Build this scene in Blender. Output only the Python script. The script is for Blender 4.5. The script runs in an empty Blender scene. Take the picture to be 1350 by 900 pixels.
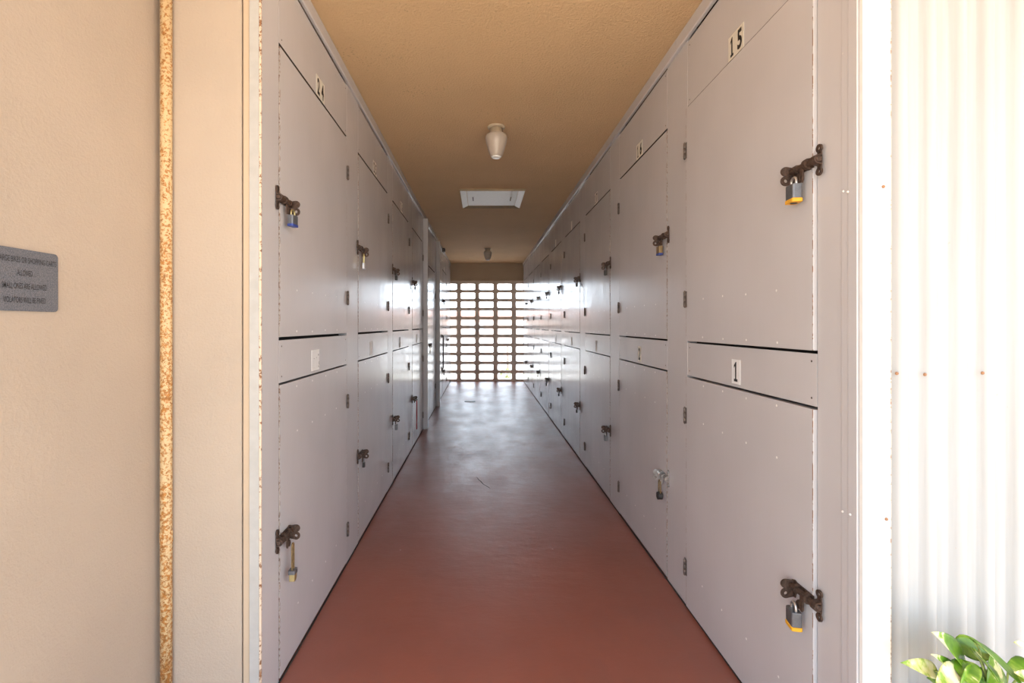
import bpy, bmesh, math, random
from mathutils import Vector, Matrix
random.seed(7)
S = bpy.context.scene
C = S.collection
PI = math.pi
SKY, SKY_GLOW = 3.2, 5.0

# ------------------------------------------------------------------ measures (metres)
F = 640.0            # focal length in pixels of the 1350 px frame
CAM_H = 1.30
PX, PY = 636.0, 428.0
XL, XR = -0.738, 0.942          # faces of the two locker walls
YB = 11.17                      # face of the breeze block screen
YFL, YFR = 1.623, 1.213         # where the left / right locker walls start
XS = -1.08                      # outer left wall with the notice
def ceil_z(y): return 2.6545 + 0.0054 * max(y, 0)

# ------------------------------------------------------------------ materials
def nt(name):
    m = bpy.data.materials.new(name); m.use_nodes = True
    t = m.node_tree; b = t.nodes['Principled BSDF']
    return m, t, b
def node(t, kind, **kw):
    n = t.nodes.new(kind)
    for k, v in kw.items(): setattr(n, k, v)
    return n
def link(t, a, b): t.links.new(a, b)
def noise(t, scale, detail=4, rough=.55, src='Object', stretch=None):
    tc = node(t, 'ShaderNodeTexCoord'); n = node(t, 'ShaderNodeTexNoise')
    n.inputs['Scale'].default_value = scale; n.inputs['Detail'].default_value = detail
    n.inputs['Roughness'].default_value = rough
    if stretch:
        mp = node(t, 'ShaderNodeMapping'); mp.inputs['Scale'].default_value = stretch
        link(t, tc.outputs[src], mp.inputs[0]); link(t, mp.outputs[0], n.inputs['Vector'])
    else: link(t, tc.outputs[src], n.inputs['Vector'])
    return n
def ramp(t, src, stops, interp='LINEAR'):
    r = node(t, 'ShaderNodeValToRGB'); e = r.color_ramp.elements; r.color_ramp.interpolation = interp
    while len(e) < len(stops): e.new(.5)
    for el, (p, c) in zip(e, stops):
        el.position = p; el.color = (c[0], c[1], c[2], 1) if hasattr(c, '__len__') else (c, c, c, 1)
    link(t, src, r.inputs[0]); return r
def mixc(t, fac, a, b):
    m = node(t, 'ShaderNodeMix', data_type='RGBA')
    if hasattr(fac, 'links'): link(t, fac, m.inputs['Factor'])
    else: m.inputs['Factor'].default_value = fac
    for v, i in ((a, 6), (b, 7)):
        if hasattr(v, 'links'): link(t, v, m.inputs[i])
        else: m.inputs[i].default_value = (v[0], v[1], v[2], 1)
    return m.outputs[2]
def math_(t, op, a, b=0.0):
    m = node(t, 'ShaderNodeMath', operation=op)
    for v, i in ((a, 0), (b, 1)):
        if hasattr(v, 'links'): link(t, v, m.inputs[i])
        else: m.inputs[i].default_value = v
    return m.outputs[0]
def bump(t, b, h, strength, dist=.01):
    n = node(t, 'ShaderNodeBump'); n.inputs['Strength'].default_value = strength; n.inputs['Distance'].default_value = dist
    link(t, h, n.inputs['Height']); link(t, n.outputs[0], b.inputs['Normal'])

def plain(name, col, rough=.5, metal=0.0, var=.12, scale=30):
    m, t, b = nt(name)
    n = noise(t, scale)
    lo = tuple(c * (1 - var) for c in col); hi = tuple(min(1, c * (1 + var)) for c in col)
    r = ramp(t, n.outputs['Fac'], [(.3, lo), (.7, hi)])
    link(t, r.outputs[0], b.inputs['Base Color'])
    b.inputs['Roughness'].default_value = rough; b.inputs['Metallic'].default_value = metal
    return m

GREY = (.59, .568, .580)
def paint_mat(name, edges=False, chips=True, col=GREY):
    """semi-gloss grey locker paint: faint brush streaks, nicks, rust along a door's upright edges"""
    m, t, b = nt(name)
    n1 = noise(t, 1.6, 3, .5, 'Object')
    base = ramp(t, n1.outputs['Fac'], [(.3, tuple(c * .95 for c in col)), (.7, tuple(c * 1.05 for c in col))]).outputs[0]
    st = noise(t, 6, 3, .5, 'Object', (14, 14, .6))
    base = mixc(t, ramp(t, st.outputs['Fac'], [(.5, 0), (.85, .10)]).outputs[0], base, tuple(c * .86 for c in col))
    if chips:
        tc = node(t, 'ShaderNodeTexCoord'); v = node(t, 'ShaderNodeTexVoronoi'); v.inputs['Scale'].default_value = 7.5
        link(t, tc.outputs['Object'], v.inputs['Vector'])
        sz = noise(t, 2.3, 1)
        f = math_(t, 'LESS_THAN', v.outputs['Distance'], math_(t, 'MULTIPLY', math_(t, 'SUBTRACT', sz.outputs['Fac'], .50), .16))
        base = mixc(t, math_(t, 'MULTIPLY', f, .55), base, (.72, .70, .66))
        mk = noise(t, 9, 6, .7, 'Object', (1, 2.5, .9))
        base = mixc(t, ramp(t, mk.outputs['Fac'], [(.80, 0), (.84, .15)]).outputs[0], base, (.40, .34, .31))
    if edges:
        tc = node(t, 'ShaderNodeTexCoord'); sp = node(t, 'ShaderNodeSeparateXYZ'); link(t, tc.outputs['Generated'], sp.inputs[0])
        d = math_(t, 'ABSOLUTE', math_(t, 'SUBTRACT', sp.outputs['Y'], .5))
        e = math_(t, 'MULTIPLY', math_(t, 'GREATER_THAN', d, .4955), math_(t, 'LESS_THAN', d, .4995))
        rn = noise(t, 60, 3, .6, 'Object', (1, 1, .8))
        k = math_(t, 'MULTIPLY', e, ramp(t, rn.outputs['Fac'], [(.47, 0), (.56, 1)]).outputs[0])
        base = mixc(t, math_(t, 'MULTIPLY', k, .8), base, (.27, .14, .07))
    link(t, base, b.inputs['Base Color'])
    rr = noise(t, 3, 4)
    link(t, ramp(t, rr.outputs['Fac'], [(.3, .16), (.7, .26)]).outputs[0], b.inputs['Roughness'])
    bn = noise(t, 5, 3, .5, 'Object', (1, 1.6, .5))
    bump(t, b, bn.outputs['Fac'], .10, .012)
    return m

def stucco(name, col, fine=140, strength=.25, marks=None, specks=False, blotch=.08):
    m, t, b = nt(name)
    n1 = noise(t, 1.3, 6, .6)
    base = ramp(t, n1.outputs['Fac'], [(.3, tuple(c * (1 - blotch) for c in col)), (.7, tuple(min(1, c * (1 + blotch * .7)) for c in col))]).outputs[0]
    if marks:
        n2 = noise(t, 5, 6, .7)
        base = mixc(t, ramp(t, n2.outputs['Fac'], [(.70, 0), (.76, .55)]).outputs[0], base, marks)
    if specks:
        tc = node(t, 'ShaderNodeTexCoord'); v = node(t, 'ShaderNodeTexVoronoi'); v.inputs['Scale'].default_value = 45
        link(t, tc.outputs['Object'], v.inputs['Vector'])
        sz = noise(t, 3, 3)
        f = math_(t, 'LESS_THAN', v.outputs['Distance'], math_(t, 'MULTIPLY', math_(t, 'SUBTRACT', sz.outputs['Fac'], .40), .9))
        f = math_(t, 'MULTIPLY', f, .35)
        base = mixc(t, f, base, tuple(c * .45 for c in col))
    link(t, base, b.inputs['Base Color']); b.inputs['Roughness'].default_value = .85
    b.inputs['Specular IOR Level'].default_value = .25
    h = noise(t, fine, 5, .65)
    bump(t, b, h.outputs['Fac'], strength, .02)
    return m

def speckled(name, paint, rust, thr, scale=55, rough=.6):
    """paint flaking to rust"""
    m, t, b = nt(name)
    n = noise(t, scale, 6, .75)
    n2 = noise(t, 4, 2, .5, 'Object', (1, 1, .5))
    s = math_(t, 'ADD', n.outputs['Fac'], math_(t, 'MULTIPLY', math_(t, 'SUBTRACT', n2.outputs['Fac'], .5), .25))
    f = ramp(t, s, [(thr, 0), (thr + .05, 1)]).outputs[0]
    r2 = ramp(t, noise(t, 90, 4).outputs['Fac'], [(.35, tuple(c * .55 for c in rust)), (.65, rust)]).outputs[0]
    link(t, mixc(t, f, paint, r2), b.inputs['Base Color'])
    b.inputs['Roughness'].default_value = rough
    bump(t, b, n.outputs['Fac'], .35, .004)
    return m

M = {}
M['paint'] = paint_mat('locker_paint')
M['door'] = paint_mat('locker_door_paint', edges=True)
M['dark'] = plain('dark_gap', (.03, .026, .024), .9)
M['gapshade_screw'] = plain('gap_shade_and_screw', (.06, .045, .036), .9)  # gap shade put into the panel edge colour; panel screws share it
M['rustedge'] = speckled('rust_flecked_door_edge', (.40, .36, .33), (.20, .10, .055), .50, 70)
M['nail'] = plain('nail_head', (.82, .80, .77), .4)
M['rusty'] = plain('rusty_bolt_iron', (.085, .052, .038), .55, .35, .45, 120)
M['hinge'] = plain('hinge_steel', (.16, .13, .115), .5, .4, .4, 90)
M['silver'] = plain('zinc_steel', (.55, .54, .53), .32, .85, .15, 60)
M['steel'] = plain('grey_padlock_steel', (.17, .175, .19), .42, .55, .2, 60)
M['darklock'] = plain('dark_padlock_body', (.05, .047, .045), .45, .4, .2, 60)
M['brass'] = plain('brass', (.62, .53, .26), .32, .8, .1, 60)
M['oldbrass'] = plain('tarnished_brass', (.25, .17, .08), .45, .6, .25, 60)
M['yellow'] = plain('yellow_bumper', (.80, .40, .02), .5)
M['blue'] = plain('blue_bumper', (.03, .06, .30), .4)
M['red'] = plain('red_cord', (.38, .03, .035), .6)
M['black'] = plain('black_paint', (.008, .008, .009), .55)
M['plate'] = plain('number_plate_cream', (.74, .70, .61), .5, 0, .06)
M['platewhite'] = plain('number_plate_white', (.86, .86, .86), .5, 0, .04)
M['plateworn'] = plain('number_plate_faded', (.64, .60, .55), .5, 0, .08)
M['ceiling'] = stucco('ceiling_texture', (.74, .51, .295), 85, .55, None, True, .05)
M['beam'] = stucco('beam_plaster', (.50, .38, .265), 60, .3)
M['wall'] = stucco('tan_plaster', (.50, .415, .335), 120, .22, (.62, .46, .36))
M['walltrim'] = stucco('tan_trim', (.56, .44, .32), 120, .1)
M['crack'] = plain('crack', (.16, .12, .10), .9)
M['trimwhite'] = plain('weathered_white_trim', (.47, .46, .44), .45, 0, .05)
M['white'] = plain('white_paint', (.84, .83, .80), .45, 0, .03)
M['block'] = stucco('breeze_block', (.78, .64, .52), 60, .4)
M['rustpipe'] = speckled('rust_speckled_pipe', (.66, .49, .27), (.52, .215, .045), .485, 110)
M['rustbead'] = speckled('rust_corner_bead', (.74, .60, .46), (.30, .13, .05), .535, 75)
M['lamp'] = plain('lamp_opal', (.50, .43, .37), .28, 0, .03)
M['lampbase'] = plain('lamp_holder', (.52, .43, .32), .5, 0, .06)
M['lamptip'] = plain('lamp_end_glass', (.88, .88, .86), .15, 0, .02)
M['hatchtan'] = plain('hatch_tan', (.36, .27, .17), .6)
M['concrete'] = stucco('pale_concrete', (.72, .57, .42), 20, .2)
M['pink'] = stucco('pink_render', (.80, .62, .52), 10, .1)
M['roof'] = plain('roof_tile', (.45, .22, .15), .8)
M['bush'] = plain('bush_leaf', (.34, .46, .16), .6, 0, .4, 8)
M['wood'] = plain('weathered_pole', (.22, .16, .12), .8)
M['pot'] = plain('planter_grey', (.35, .33, .31), .7)
M['soil'] = plain('potting_soil', (.04, .03, .02), .95)
M['stem'] = plain('stem_green', (.35, .42, .12), .5)
M['drainmetal'] = plain('drain_rim', (.10, .09, .09), .5, .3)
M['draincover'] = plain('drain_cover', (.24, .16, .15), .4)

# floor: worn glossy oxide red paint
m, t, b = nt('red_floor_paint'); M['floor'] = m
n = noise(t, 1.1, 7, .65)
base = ramp(t, n.outputs['Fac'], [(.3, (.255, .078, .050)), (.7, (.330, .104, .068))]).outputs[0]
n2 = noise(t, 4, 6, .7, 'Object', (1, .55, 1))
base = mixc(t, ramp(t, n2.outputs['Fac'], [(.52, 0), (.75, .35)]).outputs[0], base, (.22, .10, .085))
tc = node(t, 'ShaderNodeTexCoord'); v = node(t, 'ShaderNodeTexVoronoi'); v.inputs['Scale'].default_value = 3.3
link(t, tc.outputs['Object'], v.inputs['Vector'])
base = mixc(t, math_(t, 'MULTIPLY', math_(t, 'LESS_THAN', v.outputs['Distance'], .018), .6), base, (.55, .42, .38))
link(t, base, b.inputs['Base Color'])
rr = noise(t, 3.2, 6, .7, 'Object', (1, .6, 1))
link(t, ramp(t, rr.outputs['Fac'], [(.3, .30), (.7, .46)]).outputs[0], b.inputs['Roughness'])
b.inputs['Specular IOR Level'].default_value = 1.0
bump(t, b, noise(t, 7, 5, .6, 'Object', (1, 1.8, 1)).outputs['Fac'], .12, .02)

# corrugated sheet, white with rust freckles
m, t, b = nt('white_corrugated_sheet'); M['corr'] = m
n = noise(t, 42, 4, .6); n3 = noise(t, 1.8, 3)
f = math_(t, 'MULTIPLY', ramp(t, n.outputs['Fac'], [(.72, 0), (.76, 1)]).outputs[0], ramp(t, n3.outputs['Fac'], [(.5, 0), (.6, 1)]).outputs[0])
stn = noise(t, 5, 4, .6, 'Object', (8, 8, .35))
base = ramp(t, stn.outputs['Fac'], [(.3, (.41, .402, .392)), (.6, (.46, .455, .45))]).outputs[0]
link(t, mixc(t, math_(t, 'MULTIPLY', f, .7), base, (.5, .30, .18)), b.inputs['Base Color'])
b.inputs['Roughness'].default_value = .5

# sign: grey speckle
m, t, b = nt('sign_grey_speckle'); M['sign'] = m
n = noise(t, 380, 3, .7)
link(t, ramp(t, n.outputs['Fac'], [(.35, (.075, .08, .095)), (.65, (.19, .197, .225))]).outputs[0], b.inputs['Base Color'])
b.inputs['Roughness'].default_value = .5
M['ink'] = plain('sign_ink', (.035, .035, .04), .6)

# variegated pothos leaf
m, t, b = nt('variegated_leaf'); M['leaf'] = m
n = noise(t, 16, 4, .6, 'Object', (1, .5, 1)); n2 = noise(t, 5, 2)
s = math_(t, 'ADD', math_(t, 'MULTIPLY', n.outputs['Fac'], .6), math_(t, 'MULTIPLY', n2.outputs['Fac'], .4))
link(t, ramp(t, s, [(.40, (.045, .13, .008)), (.50, (.14, .29, .018)), (.535, (.28, .42, .06)), (.55, (.72, .72, .42))]).outputs[0], b.inputs['Base Color'])
b.inputs['Roughness'].default_value = .32
m, t, b = nt('cream_leaf'); M['leafcream'] = m
n = noise(t, 22, 4, .6, 'Object', (1, .4, 1))
link(t, ramp(t, n.outputs['Fac'], [(.42, (.22, .36, .03)), (.48, (.62, .64, .22)), (.58, (.85, .82, .52))]).outputs[0], b.inputs['Base Color'])
b.inputs['Roughness'].default_value = .35

# ------------------------------------------------------------------ mesh helpers
def box(bm, x0, x1, y0, y1, z0, z1, mi=0, bev=0.0):
    vs = [bm.verts.new((x, y, z)) for x in (x0, x1) for y in (y0, y1) for z in (z0, z1)]
    fs = [bm.faces.new([vs[i] for i in q]) for q in ((0, 1, 3, 2), (4, 6, 7, 5), (0, 4, 5, 1), (2, 3, 7, 6), (0, 2, 6, 4), (1, 5, 7, 3))]
    for f in fs: f.material_index = mi
    if bev:
        es = list({e for f in fs for e in f.edges})
        r = bmesh.ops.bevel(bm, geom=es, offset=bev, segments=2, affect='EDGES', profile=.5)
        for f in r['faces']: f.material_index = mi
def tube(bm, pts, r, seg=10, mi=0, cap=True, closed=False):
    pts = [Vector(p) for p in pts]; rings = []; n = len(pts)
    up = None
    for i, p in enumerate(pts):
        a = pts[i - 1] if (i or closed) else p
        c = pts[(i + 1) % n] if (i < n - 1 or closed) else p
        d = (c - a).normalized()
        if up is None: up = d.orthogonal().normalized()
        up = (up - d * up.dot(d)).normalized(); s = d.cross(up)
        rr = r[i] if hasattr(r, '__len__') else r
        rings.append([bm.verts.new(p + (up * math.cos(2 * PI * k / seg) + s * math.sin(2 * PI * k / seg)) * rr) for k in range(seg)])
    for i in range(n if closed else n - 1):
        A, B = rings[i], rings[(i + 1) % n]
        for k in range(seg):
            f = bm.faces.new((A[k], A[(k + 1) % seg], B[(k + 1) % seg], B[k])); f.material_index = mi; f.smooth = True
    if cap and not closed:
        for ring in (rings[0][::-1], rings[-1]): bm.faces.new(ring).material_index = mi
def lathe(bm, prof, cx=0, cy=0, cz=0, seg=32, mi=0, smooth=True):
    rings = []
    for r, z in prof:
        rings.append([bm.verts.new((cx + r * math.cos(2 * PI * k / seg), cy + r * math.sin(2 * PI * k / seg), cz + z)) for k in range(seg)] if r > 1e-6 else [bm.verts.new((cx, cy, cz + z))])
    for A, B in zip(rings, rings[1:]):
        for k in range(seg):
            q = [A[k % len(A)], A[(k + 1) % len(A)], B[(k + 1) % len(B)], B[k % len(B)]]
            q2 = []
            for v in q:
                if v not in q2: q2.append(v)
            if len(q2) > 2:
                f = bm.faces.new(q2); f.material_index = mi; f.smooth = smooth
def prism(bm, poly, fn, d0, d1, mi=0):
    """extrude polygon (a,b) along third axis; fn(a,b,d)->xyz"""
    A = [bm.verts.new(fn(a, b, d0)) for a, b in poly]; B = [bm.verts.new(fn(a, b, d1)) for a, b in poly]
    n = len(poly)
    bm.faces.new(A[::-1]).material_index = mi; bm.faces.new(B).material_index = mi
    for i in range(n): bm.faces.new((A[i], A[(i + 1) % n], B[(i + 1) % n], B[i])).material_index = mi
def ring_prism(bm, ca, cb, ro, ri, fn, d0, d1, seg=16, mi=0):
    """flat washer-like eye"""
    L = []
    for d in (d0, d1):
        for r in (ro, ri):
            L.append([bm.verts.new(fn(ca + r * math.cos(2 * PI * k / seg), cb + r * math.sin(2 * PI * k / seg), d)) for k in range(seg)])
    o0, i0, o1, i1 = L
    for k in range(seg):
        j = (k + 1) % seg
        for q in ((o0[k], i0[k], i0[j], o0[j]), (o1[k], o1[j], i1[j], i1[k]), (o0[k], o0[j], o1[j], o1[k]), (i0[k], i1[k], i1[j], i0[j])):
            bm.faces.new(q).material_index = mi
def obj(name, bm, mats, parent=None, loc=(0, 0, 0)):
    bmesh.ops.recalc_face_normals(bm, faces=bm.faces)
    me = bpy.data.meshes.new(name); bm.to_mesh(me); bm.free()
    for mm in (mats if isinstance(mats, (list, tuple)) else [mats]): me.materials.append(mm)
    o = bpy.data.objects.new(name, me); C.objects.link(o); o.location = loc
    if parent is not None: o.parent = parent
    return o
def B(): return bmesh.new()
def thing(name, label, cat, loc, group=None):
    o = bpy.data.objects.new(name, None); C.objects.link(o); o.location = loc; o.empty_display_size = .05
    o['label'] = label; o['category'] = cat
    if group: o['group'] = group
    return o
def tag(o, label, cat, group=None):
    o['label'] = label; o['category'] = cat
    if group: o['group'] = group
    return o
def struct(o, label=None):
    o['kind'] = 'structure'
    if label: o['label'] = label
    return o
def dup(root, loc, label, group=None):
    r = root.copy(); C.objects.link(r); r.location = loc; r['label'] = label
    if group: r['group'] = group
    for ch in list(root.children):
        c = ch.copy(); C.objects.link(c); c.parent = r
        for g in ch.children:
            d = g.copy(); C.objects.link(d); d.parent = c
    return r
def text_mesh(name, body, mat, parent, fit_w, height, side, centre, bold=0.0, depth=.0006):
    """lettering fitted to a width and height, standing on a side wall (+1 faces +X, -1 faces -X)"""
    cu = bpy.data.curves.new(name, 'FONT'); cu.body = body; cu.offset = bold; cu.extrude = 0; cu.resolution_u = 4
    tmp = bpy.data.objects.new('tmp', cu); C.objects.link(tmp)
    dg = bpy.context.evaluated_depsgraph_get(); me = bpy.data.meshes.new_from_object(tmp.evaluated_get(dg))
    bpy.data.objects.remove(tmp)
    xs = [v.co.x for v in me.vertices]; ys = [v.co.y for v in me.vertices]
    x0, x1, y0, y1 = min(xs), max(xs), min(ys), max(ys)
    for v in me.vertices:
        a = ((v.co.x - x0) / (x1 - x0) - .5) * fit_w; b_ = ((v.co.y - y0) / (y1 - y0) - .5) * height
        v.co = (side * depth, side * a, b_)
    me.materials.clear(); me.materials.append(mat); me.name = name
    o = bpy.data.objects.new(name, me); C.objects.link(o); o.parent = parent; o.location = centre
    return o
def at(px, py, depth):
    """world point seen at a pixel of the photograph at a given distance along the corridor"""
    return Vector(((px - PX) * depth / F, depth, CAM_H + (PY - py) * depth / F))
ORD = ['first', 'second', 'third', 'fourth', 'fifth', 'sixth', 'seventh', 'eighth', 'ninth']

# ------------------------------------------------------------------ room shell
bm = B(); box(bm, -1.6, 1.6, 1.0, YB + .2, -.10, 0); struct(obj('floor', bm, M['floor']), 'glossy oxide red painted concrete floor of the corridor')
bm = B()
y0, y1 = -.95, YB + .5
for (x0, x1) in ((-4, 8),):
    vs = [bm.verts.new((x, y, ceil_z(y) + d)) for d in (0, .2) for (x, y) in ((x0, y0), (x1, y0), (x1, 0), (x1, y1), (x0, y1), (x0, 0))]
    bm.faces.new([vs[i] for i in (0, 1, 2, 5)]); bm.faces.new([vs[i] for i in (5, 2, 3, 4)])
    bm.faces.new([vs[i] for i in (6, 11, 8, 7)]); bm.faces.new([vs[i] for i in (11, 10, 9, 8)])
    for i in range(6):
        j = (i + 1) % 6; bm.faces.new((vs[i], vs[j], vs[j + 6], vs[i + 6]))
struct(obj('ceiling', bm, M['ceiling']), 'tan textured plaster ceiling')

# locker columns: (latch y, hinge y)
RIGHT = [(1.367 + 1.1065 * k, 1.367 + 1.1065 * k + .862) for k in range(9)]
LEFT = [(1.762, 2.639), (2.880, 3.778), (3.990, 4.850), (5.100, 5.980)]
TALL = (6.60, 7.55)
UTIL = (7.93, 8.88)
LAST = (8.97, 9.93)
TALL2 = (10.06, 11.05)
ZR = dict(u0=1.227, u1=2.291, l1=1.061, mid0=1.069, mid1=1.218, h0=2.301)
ZL = dict(u0=1.255, u1=2.313, l1=1.080, mid0=1.088, mid1=1.243, h0=2.324)
TR_Z = 2.612
G = .0025     # upright gap round a door

def side_wall(name, side, X, ystart, cols, label):
    """stiles between the locker columns, with a dark board behind the gaps"""
    bm = B()
    def sx(w): return X + side * w
    edges = [ystart] + [v for c in cols for v in c] + [YB]
    for i in range(0, len(edges), 2):
        a, b_ = edges[i] , edges[i + 1]
        ga = 0 if i == 0 else G; gb = 0 if i + 2 >= len(edges) else -G
        x0, x1 = sorted((sx(0), sx(-.045)))
        zt = ceil_z(b_) + .03
        box(bm, x0, x1, a + ga, b_ + gb, 0, zt, 0, .0015)
    x0, x1 = sorted((sx(-.046), sx(-.12)))
    box(bm, x0, x1, ystart + .01, YB, 0, ceil_z(YB) + .03, 1)
    return struct(obj(name, bm, [M['paint'], M['dark']]), label)
side_wall('wall_right', -1, XR, YFR, RIGHT, 'grey painted framing between the lockers on the right')
side_wall('wall_left', 1, XL, YFL, LEFT + [TALL, UTIL, LAST, TALL2], 'grey painted framing between the lockers on the left')

# ceiling mouldings (butt-jointed lengths)
def moulding(name, side, X, ys):
    bm = B()
    for a, b_ in zip(ys, ys[1:]):
        x0, x1 = sorted((X + side * .0035, X + side * .018))
        za, zb = ceil_z(a), ceil_z(b_)
        P = []
        for (y, z) in ((a + .001, za), (b_ - .001, zb)):
            P.append([bm.verts.new(q) for q in ((X + side * .0005, y, z - .062), (X + side * .012, y, z - .062), (X + side * .016, y, z - .056), (X + side * .016, y, z - .002), (X + side * .0005, y, z - .002))])
        n = 5
        for i in range(n): bm.faces.new((P[0][i], P[0][(i + 1) % n], P[1][(i + 1) % n], P[1][i]))
        bm.faces.new(P[0][::-1]); bm.faces.new(P[1])
    return struct(obj(name, bm, M['paint']))
moulding('trim_1', 1, XL, [YFL, 3.1, 5.5, 8.0, YB])
moulding('trim_2', -1, XR, [YFR, 2.32, 4.75, 7.2, 9.6, YB])

for nm, side, X, ys in (('gap_shade_right', -1, XR, YFR), ('gap_shade_left', 1, XL, YFL)):  # added dark strips standing in for the shaded gap under the lockers
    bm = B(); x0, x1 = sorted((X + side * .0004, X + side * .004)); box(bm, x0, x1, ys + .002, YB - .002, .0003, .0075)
    struct(obj(nm, bm, M['dark']), 'thin dark strip drawn for the shade where the lockers meet the floor')
# pilasters on the left wall
for i, (a, p) in enumerate(((6.045, .057), (7.735, .061))):
    bm = B(); box(bm, XL + .0005, XL + p, a, a + .09, 0, ceil_z(a) - .063, 0, .003)
    struct(obj('trim_%d' % (3 + i), bm, M['paint']), 'grey upright post standing proud of the left locker wall')

# right entrance jamb: casing boards on the corridor face
bm = B(); box(bm, XR - .006, XR - .0005, YFR + .001, YFR + .030, 0, TR_Z - .02, 0, .001); box(bm, XR - .003, XR - .0005, YFR + .034, YFR + .057, 0, TR_Z - .02, 0, .001)
struct(obj('trim_5', bm, M['paint']), 'narrow grey casing strips at the right corridor mouth')
# white corner board and rust line on the right front
bm = B(); box(bm, XR - .001, 1.010, YFR - .012, YFR - .0005, 0, 2.66, 0, .001)
struct(obj('trim_6', bm, M['white']), 'white corner board right of the corridor mouth')
bm = B(); box(bm, 1.0105, 1.0135, YFR - .010, YFR - .0005, 0, 2.66)
struct(obj('trim_7', bm, M['rustbead']), 'thin rust line beside the white corner board')
# corrugated front wall on the right
bm = B()
pitch = .0725; x = 1.0138; prof = []
pts = [(.00, .000), (.16, .000), (.20, .001), (.30, .011), (.36, .015), (.44, .0175), (.56, .0175), (.64, .015), (.70, .011), (.80, .001), (.84, .000)]
for k in range(40):
    jit = random.uniform(-.004, .004)
    for a, d in pts: prof.append((1.0138 + (k + a) * pitch + jit * math.sin(a * PI), YFR + .010 - d))
    if k % 3 == 1: prof.append((1.0138 + (k + .93) * pitch, YFR + .0085))
for z0_, z1_ in ((0, 2.66),):
    A = [bm.verts.new((px_, py_, z0_)) for px_, py_ in prof]; Bv = [bm.verts.new((px_, py_, z1_)) for px_, py_ in prof]
    A2 = [bm.verts.new((px_, YFR + .03, z0_)) for px_, py_ in prof]; B2 = [bm.verts.new((px_, YFR + .03, z1_)) for px_, py_ in prof]
    for i in range(len(prof) - 1):
        bm.faces.new((A[i], A[i + 1], Bv[i + 1], Bv[i])).smooth = True
        bm.faces.new((A2[i], B2[i], B2[i + 1], A2[i + 1]))
corr = struct(obj('wall_front_right', bm, M['corr']), 'white corrugated metal wall right of the corridor mouth')
M['screwrust'] = plain('rusty_screw', (.32, .16, .08), .6)
for (px, py) in ((1182, 492), (1219, 493.5), (1295, 491.5), (1164.5, 246), (1168.5, 684)):
    dep = YFR - .0125 if px < 1172 else YFR - .007
    p = at(px, py, dep); bm = B()
    prof_ = [(0, .004), (.0022, .0036), (.0038, .002), (.0042, 0)]
    lathe(bm, prof_, seg=12)
    bmesh.ops.rotate(bm, verts=bm.verts, matrix=Matrix.Rotation(PI / 2, 3, 'X'))
    obj('screw', bm, M['screwrust'], corr, p)

# left: outer wall with the notice, front return, trims
bm = B(); box(bm, XS - .15, XS, .25, YFL + .15, 0, 2.66); struct(obj('wall_outer_left', bm, M['wall']), 'tan plastered wall carrying the grey notice')
bm = B(); box(bm, XS + .0005, -.8045, YFL, YFL + .1, 0, 2.66); struct(obj('wall_front_left', bm, M['wall']), 'tan plastered return wall left of the corridor mouth')
bm = B(); box(bm, -.8043, -.7995, YFL + .006, YFL + .1, 0, 2.66); struct(obj('trim_8', bm, M['crack']), 'dark open joint beside the tan trim board')
bm = B(); box(bm, -.799, -.7775, YFL - .002, YFL + .1, 0, 2.66, 0, .0015); struct(obj('trim_9', bm, M['walltrim']), 'tan trim board at the left corridor mouth')
bm = B(); box(bm, -.777, -.7445, YFL - .006, YFL + .1, 0, 2.66, 0, .0015); struct(obj('trim_10', bm, M['trimwhite']), 'white trim board at the left corridor mouth')
bm = B(); box(bm, -.744, XL + .0015, YFL - .007, YFL - .0005, 0, 2.66, 0, .001); struct(obj('trim_11', bm, M['rustbead']), 'rust-flecked corner bead at the left corridor mouth')
bm = B(); tube(bm, [(-1.0445, YFL - .0195, z) for z in (0, .6, 1.2, 1.8, 2.66)], .0178, 20)
pipe = tag(obj('conduit_pipe', bm, M['rustpipe']), 'rust-speckled cream upright pipe in the corner of the tan walls', 'pipe')
bm = B(); tube(bm, [(-1.0445, YFL - .0195, z) for z in (.578, .582, .592, .597, .600, .616, .619)], [.0179, .0192, .0192, .0182, .0192, .0192, .0179], 20)
obj('coupling', bm, M['rustpipe'], pipe)

# far end: breeze block screen and beam
bm = B()
cw, ch, ow, oh, rad = .4227, .2063, .326, .140, .030
z_first = .0435; x_first = -.4955
Yf, Yk = YB, YB + .10
def cell(xc, zc):
    hw, hh = cw / 2, ch / 2; a, c = ow / 2, oh / 2; n = 4
    lay = []
    for Y, shrink in ((Yf, 0), (Yk, .0)):
        corners = [bm.verts.new((xc + sx_ * hw, Y, zc + sz * hh)) for sx_, sz in ((1, 1), (-1, 1), (-1, -1), (1, -1))]
        arcs = []
        for ci, (sx_, sz) in enumerate(((1, 1), (-1, 1), (-1, -1), (1, -1))):
            a0 = ci * PI / 2
            arcs.append([bm.verts.new((xc + sx_ * (a - rad) + rad * math.cos(a0 + k * PI / 2 / n), Y, zc + sz * (c - rad) + rad * math.sin(a0 + k * PI / 2 / n))) for k in range(n + 1)])
        for ci in range(4):
            for k in range(n): bm.faces.new((corners[ci], arcs[ci][k], arcs[ci][k + 1]))
            cj = (ci + 1) % 4; bm.faces.new((corners[ci], arcs[ci][n], arcs[cj][0], corners[cj]))
        lay.append([v for ar in arcs for v in ar])
    A, Bq = lay
    for k in range(len(A)): bm.faces.new((A[k], A[(k + 1) % len(A)], Bq[(k + 1) % len(A)], Bq[k])).smooth = False
for i in range(-1, 4):
    for j in range(11): cell(x_first + ow / 2 + i * cw, z_first + oh / 2 + j * ch)
zb0 = z_first - (ch - oh) / 2; zt0 = z_first + oh + 10 * ch + (ch - oh) / 2
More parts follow.
